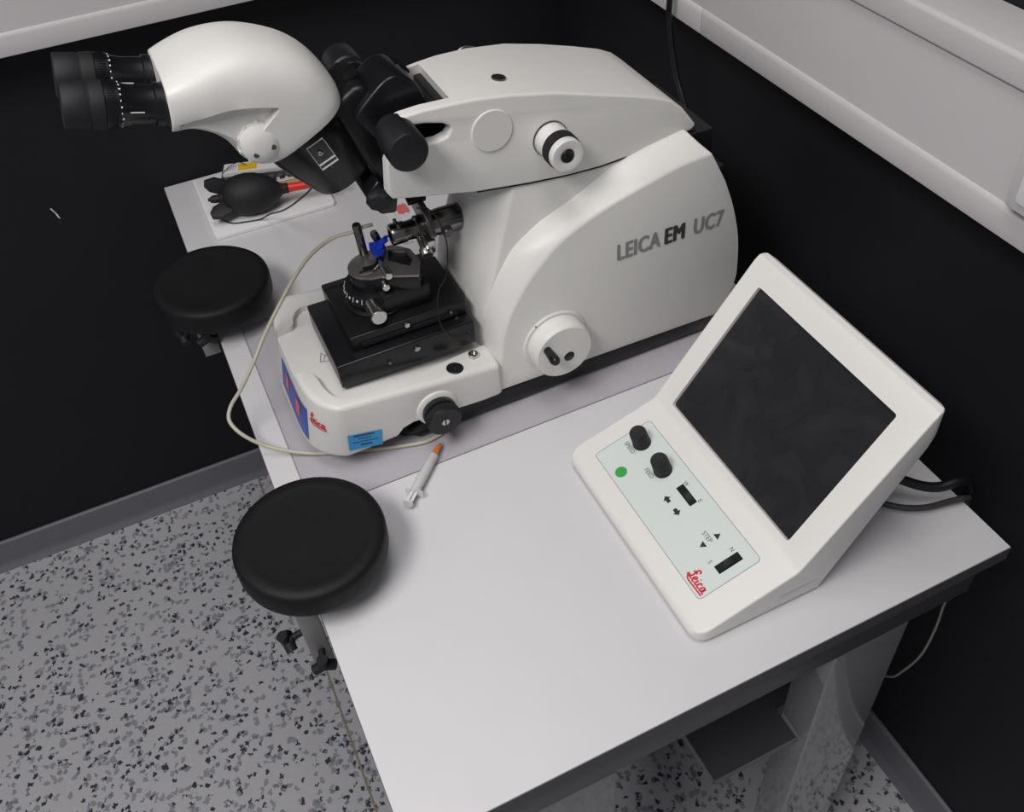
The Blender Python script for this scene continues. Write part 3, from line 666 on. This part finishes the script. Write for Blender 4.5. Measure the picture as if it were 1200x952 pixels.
# the base panel and the screen cut as shallow recesses
def slab(f, s0, s1, y0, y1, h0, h1, r=.004):
    pts = rrect(s0, s1, y0, y1, r); bm = B()
    lo = [bm.verts.new(f(a, c, h0)) for a, c in pts]; hi = [bm.verts.new(f(a, c, h1)) for a, c in pts]
    bm.faces.new(lo); bm.faces.new(hi[::-1]); n = len(lo)
    for i in range(n): bm.faces.new((lo[i], lo[(i + 1) % n], hi[(i + 1) % n], hi[i]))
    return bm
body = obj('housing', b, M['shell'], cu, common=prism(B(), rrect(.332, .5985, .053, .339, .018, 4), .70, 1.05, 'z'), bevel=(.0055, 5, 45), cut=[slab(S, .0095, .1815, .0845, .3105, -.0035, .02, .003)])
obj('screen', slab(S, .0100, .1810, .0850, .3100, -.006, -.0027, .003), M['screen'], cu, label='dark smeared screen')
obj('overlay', slab(K, .0228, .1010, .0865, .3135, .0001, .0006, .005), M['label'], cu, label='pale grey-green control overlay')
kh_ = .0009
b = B()
pts = rrect(.0228, .1010, .0865, .3135, .005); lp = [K(a, c, .0007) for a, c in pts]
ctr = [(a * 1, c) for a, c in pts]
pts2 = rrect(.0233, .1005, .0870, .3130, .0046); lq = [K(a, c, .0007) for a, c in pts2]
A_ = [b.verts.new(p) for p in lp]; C_ = [b.verts.new(p) for p in lq]
for i in range(len(A_)): j = (i + 1) % len(A_); b.faces.new((A_[i], A_[j], C_[j], C_[i]))
obj('overlay_border', b, M['line'], cu, smooth=False)
def ktx(s0, y0): return lambda a, c: K(s0 + c, y0 - a, kh_)
for body_, s0, y0, sz in (('SPEED', .0590, .3045, .0078), ('FEED', .0590, .2580, .0078), ('W', .0855, .2155, .0070), ('E', .0860, .1860, .0070), ('STEP', .0675, .1500, .0078), ('N', .0805, .1170, .0070), ('S', .0540, .1175, .0070)):
    obj('lettering', textbm(body_, ktx(s0, y0), sz, 0, .92), M['line'], cu, smooth=False)
def arrow(s0, y0, d):
    P_ = [(0, .0052), (.0048, .0002), (.0022, .0002), (.0022, -.0045), (-.0022, -.0045), (-.0022, .0002), (-.0048, .0002)]
    return flatpoly([(a, c * d) for a, c in P_], lambda a, c: K(s0 + a, y0 + c, kh_))
# arrows point along the panel's length
obj('arrow_mark', arrow(.0600, .2080, 1), M['ink'], cu, smooth=False); obj('arrow_mark', arrow(.0600, .1885, -1), M['ink'], cu, smooth=False)
for s0, d in ((.0800, 1), (.0605, -1)):
    obj('triangle_mark', flatpoly([(d * .0036, 0), (-d * .003, .0042), (-d * .003, -.0042)], lambda a, c: K(s0 + a, .1370 + c, kh_)), M['ink'], cu, smooth=False)
obj('green_sticker', flatpoly([(.0072 * math.cos(t * math.pi / 16), .0072 * math.sin(t * math.pi / 16)) for t in range(32)], lambda a, c: K(.0362 + a, .2722 + c, .0010)), M['green'], cu, label='round green sticker', smooth=False)
obj('logo', strokes2d(LOGO, .28, lambda a, c: K(.0290 + c * .0062, .1195 - a * .0077, kh_)), M['red'], cu, label='red script logo', smooth=False)
kn = Vector((-.2867, 0, .958))
for y in (.2915, .2440):
    o_ = K(.0765, y, 0)
    obj('control_knob', revolve(B(), [(0, .0004), (.0112, .0004), (.0112, .0015), (.0106, .003), (.0100, .0225), (.0093, .0240), (.006, .0235), (0, .0233)], o_, kn, 48), M['rubber'], cu, label='black turning knob')
# thumb wheels in slots
def wheel(s0, s1, y0, y1, alongy):
    sl_ = obj('wheel_slot', slab(K, s0, s1, y0, y1, .0007, .0010, .0004), M['hole'], cu, smooth=False)
    c = K((s0 + s1) / 2, (y0 + y1) / 2, -.0095 if alongy else -.0095)
    t = (K(1, 0) - K(0, 0)).normalized(); ax = t if alongy else Vector((0, 1, 0))
    wd = (s1 - s0 if alongy else y1 - y0) * .72; r = .0135
    b = B(); n = 36
    revolve(b, [(0, -wd / 2), (r - .0006, -wd / 2), (r, -wd / 2 + .0006), (r, wd / 2 - .0006), (r - .0006, wd / 2), (0, wd / 2)], c, ax, n)
    d, u, v = frame_for(ax)
    for k in range(n):
        a = 2 * math.pi * k / n; rd = u * math.cos(a) + v * math.sin(a)
        if rd.dot(kn) > .5: box(b, -wd / 2, wd / 2, -.0004, .0004, -.0003, .0006, Matrix.Translation(c + rd * r) @ Matrix((d, rd.cross(d), rd)).transposed().to_4x4())
    obj('thumb_wheel', b, M['rubber'], cu, label='ribbed black thumb wheel')
wheel(.0755, .0850, .1850, .2140, True)
wheel(.0565, .0860, .0985, .1090, False)
# pen scribble
obj('pen_scribble', strokes2d([[(0, 0), (.006, .001)], [(.001, -.003), (.0, .0), (.002, .003)], [(.012, .002), (.010, -.002), (.014, -.003), (.013, .003), (.017, -.001), (.016, -.006), (.019, -.004)], [(.011, -.008), (.014, -.010), (.012, -.013), (.016, -.012), (.018, -.009), (.016, -.015)]], .0008, lambda a, c: S(.085 + c, .334 - a * .9, .0005)), M['pen'], cu, label='blue pen scribble', smooth=False)
obj('edge_sticker', flatpoly([(.432, .757), (.478, .757), (.480, .772), (.434, .772)], lambda a, c: (a, .0527, c)), M['paper'], cu, smooth=False)
# cables behind the control unit
c1 = obj('thick_cable', tube(B(), [(.555, .22, .80), (.59, .160, .80), (.63, .122, .785), (.655, .100, .776), (.675, .088, .774), (.697, .082, .778), (.713, .080, .769), (.719, .080, .74), (.719, .09, .6)], .0058, 12), M['cable'])
tag(c1, 'thick black cable leaving the rear of the control unit over the table edge', 'cable')
c2 = obj('thin_cable', tube(B(), [(.53, .24, .757), (.58, .160, .757), (.620, .104, .757), (.65, .082, .758), (.683, .074, .759), (.702, .070, .757), (.712, .072, .735), (.713, .078, .6)], .0036, 10), M['gcable'])
tag(c2, 'thinner dark grey cable lying under the thick black one behind the control unit', 'cable')
c3 = obj('white_cable', tube(B(), [(.72, .055, .66), (.72, .050, .60), (.72, .050, .55), (.72, .047, .50), (.72, .049, .43), (.72, .062, .365), (.72, .079, .316), (.72, .12, .28), (.73, .2, .27)], .0017, 8), M['wcable'])
tag(c3, 'thin white cable hanging below the rear table corner', 'cable')
c4 = obj('power_cord', tube(B(), [(.702, .74, 1.32), (.703, .736, 1.16), (.700, .734, 1.091), (.700, .734, 1.068), (.700, .721, 1.025), (.700, .707, .994), (.700, .691, .972), (.70, .66, .93), (.695, .62, .87)], .0042, 10), M['cable'])
tag(c4, 'black power cord hanging over the right trunking behind the instrument', 'cable')

# ------------------------------------------------------------------ armrests
def armrest(cx, cy, zt, label, zlow, ky):
    r = thing('armrest', (cx, cy, zt - .16), label, 'armrest', 'round armrests clamped to the table edge')
    obj('pad', revolve(B(), [(0, -.037), (.064, -.039), (.076, -.0375), (.0805, -.034), (.0818, -.028), (.0818, -.0095), (.0805, -.0045), (.077, -.0012), (.070, -.0001), (.0645, -.0006), (.061, -.0012), (.03, -.001), (0, -.001)], (cx, cy, zt), (.03, -.03, 1), 72), M['leather'], r, angle=70, label='round black padded disc')
    obj('pad_plate', cyl(B(), (cx, cy, zt - .044), (0, 0, 1), .045, .007), M['bplast'], r)
    obj('bar', box(B(), -.0265, -.0035, ky - .009, ky + .009, zlow, zt - .043), M['barsteel'], r, bevel=(.0015, 2), label='grey steel bar')
    obj('clamp_jaw', box(B(), -.012, .022, ky - .014, ky + .014, .7515, .757), M['apron'], r, bevel=(.001, 2)) if False else None
    def tknob(p, d):
        p = Vector(p); d = Vector(d).normalized()
        k = obj('clamp_knob', revolve(B(), [(0, 0), (.0042, 0), (.0042, .012), (.0065, .0125), (.0065, .018), (0, .018)], p, d, 20), M['rubber'], r)
        q = p + d * .0195; b = B(); _, u, v = frame_for(d)
        for i in range(3):
            a = 2 * math.pi * i / 3 + .5; rd = u * math.cos(a) + v * math.sin(a)
            tube(b, [q - rd * .002, q + rd * .008, q + rd * .0135], .0066, 12, 4)
        obj('knob_lobes', b, M['rubber'], k)
    return r, tknob
r1, tk = armrest(.018, .324, .822, 'round black armrest pad nearest the camera, clamped to the table edge', .618, .301)
tk((-.026, .302, .690), (-1, 0, -.25)); tk((-.014, .293, .655), (-.15, -1, -.1))
r2, tk = armrest(.017, .826, .822, 'round black armrest pad farther away, in front of the black wall', .717, .800)
tk((-.026, .800, .765), (-1, 0, -.2)); tk((-.013, .792, .766), (-.1, -1, -.1))

# ------------------------------------------------------------------ silicone tube, syringe
tbp = [(.209, .5835, .992), (.198, .582, .9935), (.1812, .5838, .990), (.1617, .5914, .985), (.1362, .6163, .955), (.110, .6241, .925), (.0784, .6143, .895), (.0527, .604, .870), (.0296, .5885, .848), (.0056, .5771, .825), (-.013, .5726, .808), (-.0211, .5609, .800), (-.0193, .5493, .793), (-.0101, .5369, .783), (.0071, .5248, .770), (.0332, .5095, .760), (.0608, .4953, .7550), (.0903, .4836, .7538), (.1297, .4672, .7538), (.1596, .4568, .7538), (.1905, .4490, .7538), (.213, .4520, .7545)]
tobj = obj('silicone_tube', tube(B(), tbp, .0024, 10, 6), M['tube']); tag(tobj, 'milky silicone tube looping from the knife holder round the front of the instrument', 'tube')
sy = thing('syringe', (.17, .40, .752), 'small clear plastic syringe with orange hub lying on the table', 'syringe')
s0 = Vector((.2045, .4345, .7575)); s1 = Vector((.1325, .3585, .7605)); sd = (s1 - s0).normalized()
obj('hub', revolve(B(), [(0, .0), (.0014, 0), (.0022, .006), (.0035, .007), (.0040, .016), (.0042, .018), (0, .018)], s0, sd, 20), M['orange'], sy, label='orange needle hub')
obj('barrel', revolve(B(), [(.0020, .018), (.0050, .020), (.0063, .0225), (.0063, .082), (.0050, .082), (.0050, .024), (0, .0235)], s0, sd, 28), M['clearedge'], sy)
sdn = frame_for(sd)[1]
obj('barrel_flange', box(B(), -.0115, .0115, -.0055, .0055, -.0007, .0007, Matrix.Translation(s0 + sd * .0825) @ sd.to_track_quat('Z', 'Y').to_matrix().to_4x4()), M['clearedge'], sy, bevel=(.001, 2))
obj('plunger_seal', revolve(B(), [(0, .0245), (.003, .0245), (.0047, .0265), (.0047, .0285), (.0040, .029), (.0047, .030), (.0047, .0325), (0, .0325)], s0, sd, 24), M['rubber'], sy, label='black rubber seal')
b = B(); q4 = sd.to_track_quat('Z', 'Y').to_matrix().to_4x4()
box(b, -.0042, .0042, -.0006, .0006, -.035, .033, Matrix.Translation(s0 + sd * .067) @ q4); box(b, -.0006, .0006, -.0042, .0042, -.035, .033, Matrix.Translation(s0 + sd * .067) @ q4)
revolve(b, [(0, .0995), (.0062, .0995), (.0066, .1005), (.0062, .1015), (0, .1015)], s0, sd, 24)
obj('plunger', b, M['paper'], sy, label='white plunger rod')

# ------------------------------------------------------------------ things at the far end of the table
pb = obj('foam_board', prism(B(), rrect(.048, .249, 1.022, 1.215, .006), .7503, .7575, 'z'), M['foam'], bevel=(.001, 2)); tag(pb, 'white foam board lying at the far end of the table under the blower', 'board')
bx = thing('slide_box', (.14, 1.17, .758), 'small clear and white box with a yellow label behind the blower', 'box')
m4 = Matrix.Translation((.093, 1.172, .758)) @ Matrix.Rotation(math.radians(-17), 4, 'Z')
obj('tray', box(B(), 0, .150, 0, .036, .0003, .012, m4), M['gunmetal'], bx, bevel=(.001, 2))
obj('lid', box(B(), .004, .150, 0.002, .036, .0122, .0185, m4), M['clearedge'], bx, bevel=(.001, 2))
obj('paper_insert', box(B(), .006, .148, .004, .034, .0186, .0190, m4), M['paper'], bx, smooth=False)
obj('yellow_sticker', box(B(), .030, .062, .008, .030, .0191, .0195, m4), M['yellow'], bx, smooth=False)
b = B()
for k in range(5): box(b, .012 + k * .0030, .0125 + k * .0030, .010, .028, .0191, .0194, m4)
for k in range(9): box(b, .012 + k * .014, .019 + k * .014, -.0004, -.0001, .004, .009, m4)
obj('print_lines', b, M['line'], bx, smooth=False)
m4 = Matrix.Translation((.135, 1.118, .7577)) @ Matrix.Rotation(math.radians(-6), 4, 'Z')
ru = thing('ruler', (.18, 1.13, .758), 'narrow dark-marked strip lying between the box and the brown stick', 'ruler')
obj('strip', box(B(), 0, .10, .022, .034, .0002, .002, m4), M['trunk'], ru, smooth=False)
b = B()
for k in range(7): box(b, .006 + k * .014, .015 + k * .014, .0235, .0325, .0021, .0023, m4)
obj('marks', b, M['ink'], ru, smooth=False)
stk = obj('wooden_stick', box(B(), 0, .10, .004, .013, .0002, .0045, m4), M['wood'], bevel=(.001, 2)); tag(stk, 'pale brown wooden stick lying on the foam board beside the blower', 'stick')
# rubber blower
bl = thing('air_blower', (.115, 1.07, .7575), 'black rubber bulb air blower with fins and red nozzle on the foam board', 'blower')
bo = Vector((.084, 1.073, .7920)); bd = Vector((.100, -.018, -.004)).normalized()
obj('bulb', revolve(B(), [(0, -.003), (.012, -.003), (.021, .002), (.028, .011), (.0325, .024), (.034, .038), (.0325, .053), (.028, .067), (.021, .079), (.0135, .087), (.0095, .091), (.0085, .097), (.0085, .102), (.0062, .1035), (0, .1035)], bo, bd, 56), M['rubber'], bl, angle=60)
obj('nozzle', revolve(B(), [(0, .102), (.0074, .102), (.0066, .13), (.0042, .19), (0, .19)], bo, bd, 28), M['redrub'], bl, label='red nozzle')
obj('valve', revolve(B(), [(0, -.026), (.0028, -.026), (.0030, -.021), (.0058, -.020), (.0066, -.016), (.0066, -.008), (.010, -.006), (.012, .002), (0, .004)], bo, bd, 28), M['rubber'], bl)
_, bu, bv = frame_for(bd)
for k in range(3):
    a = math.radians(28 + 120 * k); rd = bu * math.cos(a) + bv * math.sin(a); sd_ = bd.cross(rd).normalized()
    P_ = [(.014, .010), (-.006, .009), (-.020, .016), (-.026, .026), (-.024, .034), (-.008, .037), (.006, .031), (.018, .022)]
    b = B(); A_ = [b.verts.new(bo + bd * h + rd * r + sd_ * .005) for h, r in P_]; C_ = [b.verts.new(bo + bd * h + rd * r - sd_ * .005) for h, r in P_]
    b.faces.new(A_); b.faces.new(C_[::-1])
    for i in range(len(P_)): j = (i + 1) % len(P_); b.faces.new((A_[i], A_[j], C_[j], C_[i]))
    obj('fin', b, M['rubber'], bl, bevel=(.0012, 2))
sp_ = obj('strap', tube(B(), [(.166, .515, 1.119), (.160, .56, 1.085), (.155, .63, 1.03), (.150, .74, .952), (.148, .86, .872), (.146, .95, .815), (.140, 1.010, .778), (.125, 1.032, .7605), (.105, 1.038, .7592), (.082, 1.046, .7592), (.068, 1.064, .760)], .0013, 8, 8), M['gcable'])
tag(sp_, 'thin dark cord running from the clear tab down to the foam board by the blower', 'cord')
wr = obj('fine_wire', tube(B(), [(.092, 1.112, .7595), (.082, 1.140, .762), (.090, 1.160, .766), (.102, 1.178, .778), (.128, 1.186, .784), (.140, 1.176, .782)], .0008, 6, 6), M['steel'])
tag(wr, 'fine bent wire between the blower and the yellow-labelled box', 'wire')
# paper slips beside the column
pc = thing('paper_card', (.39, .95, .7503), 'white paper card with a red printed mark lying beyond the instrument', 'card')
obj('sheet', box(B(), .327, .46, .86, 1.02, .7503, .7508), M['paper'], pc, smooth=False)
b = B()
for k in range(7): box(b, .333 + k * .0028, .3350 + k * .0028, .945 - (k % 3) * .003, .968 + (k % 2) * .004, .7509, .7511)
for k in range(5): box(b, .332, .352, .944 + k * .0055, .9465 + k * .0055, .7512, .7513)
obj('red_mark', b, M['pinkred'], pc, smooth=False)
ps = obj('paper_strip', box(B(), .311, .3255, .86, 1.015, .7512, .7535), M['paper'], smooth=False); tag(ps, 'narrow white paper strip along the left side of the printed card', 'strip')
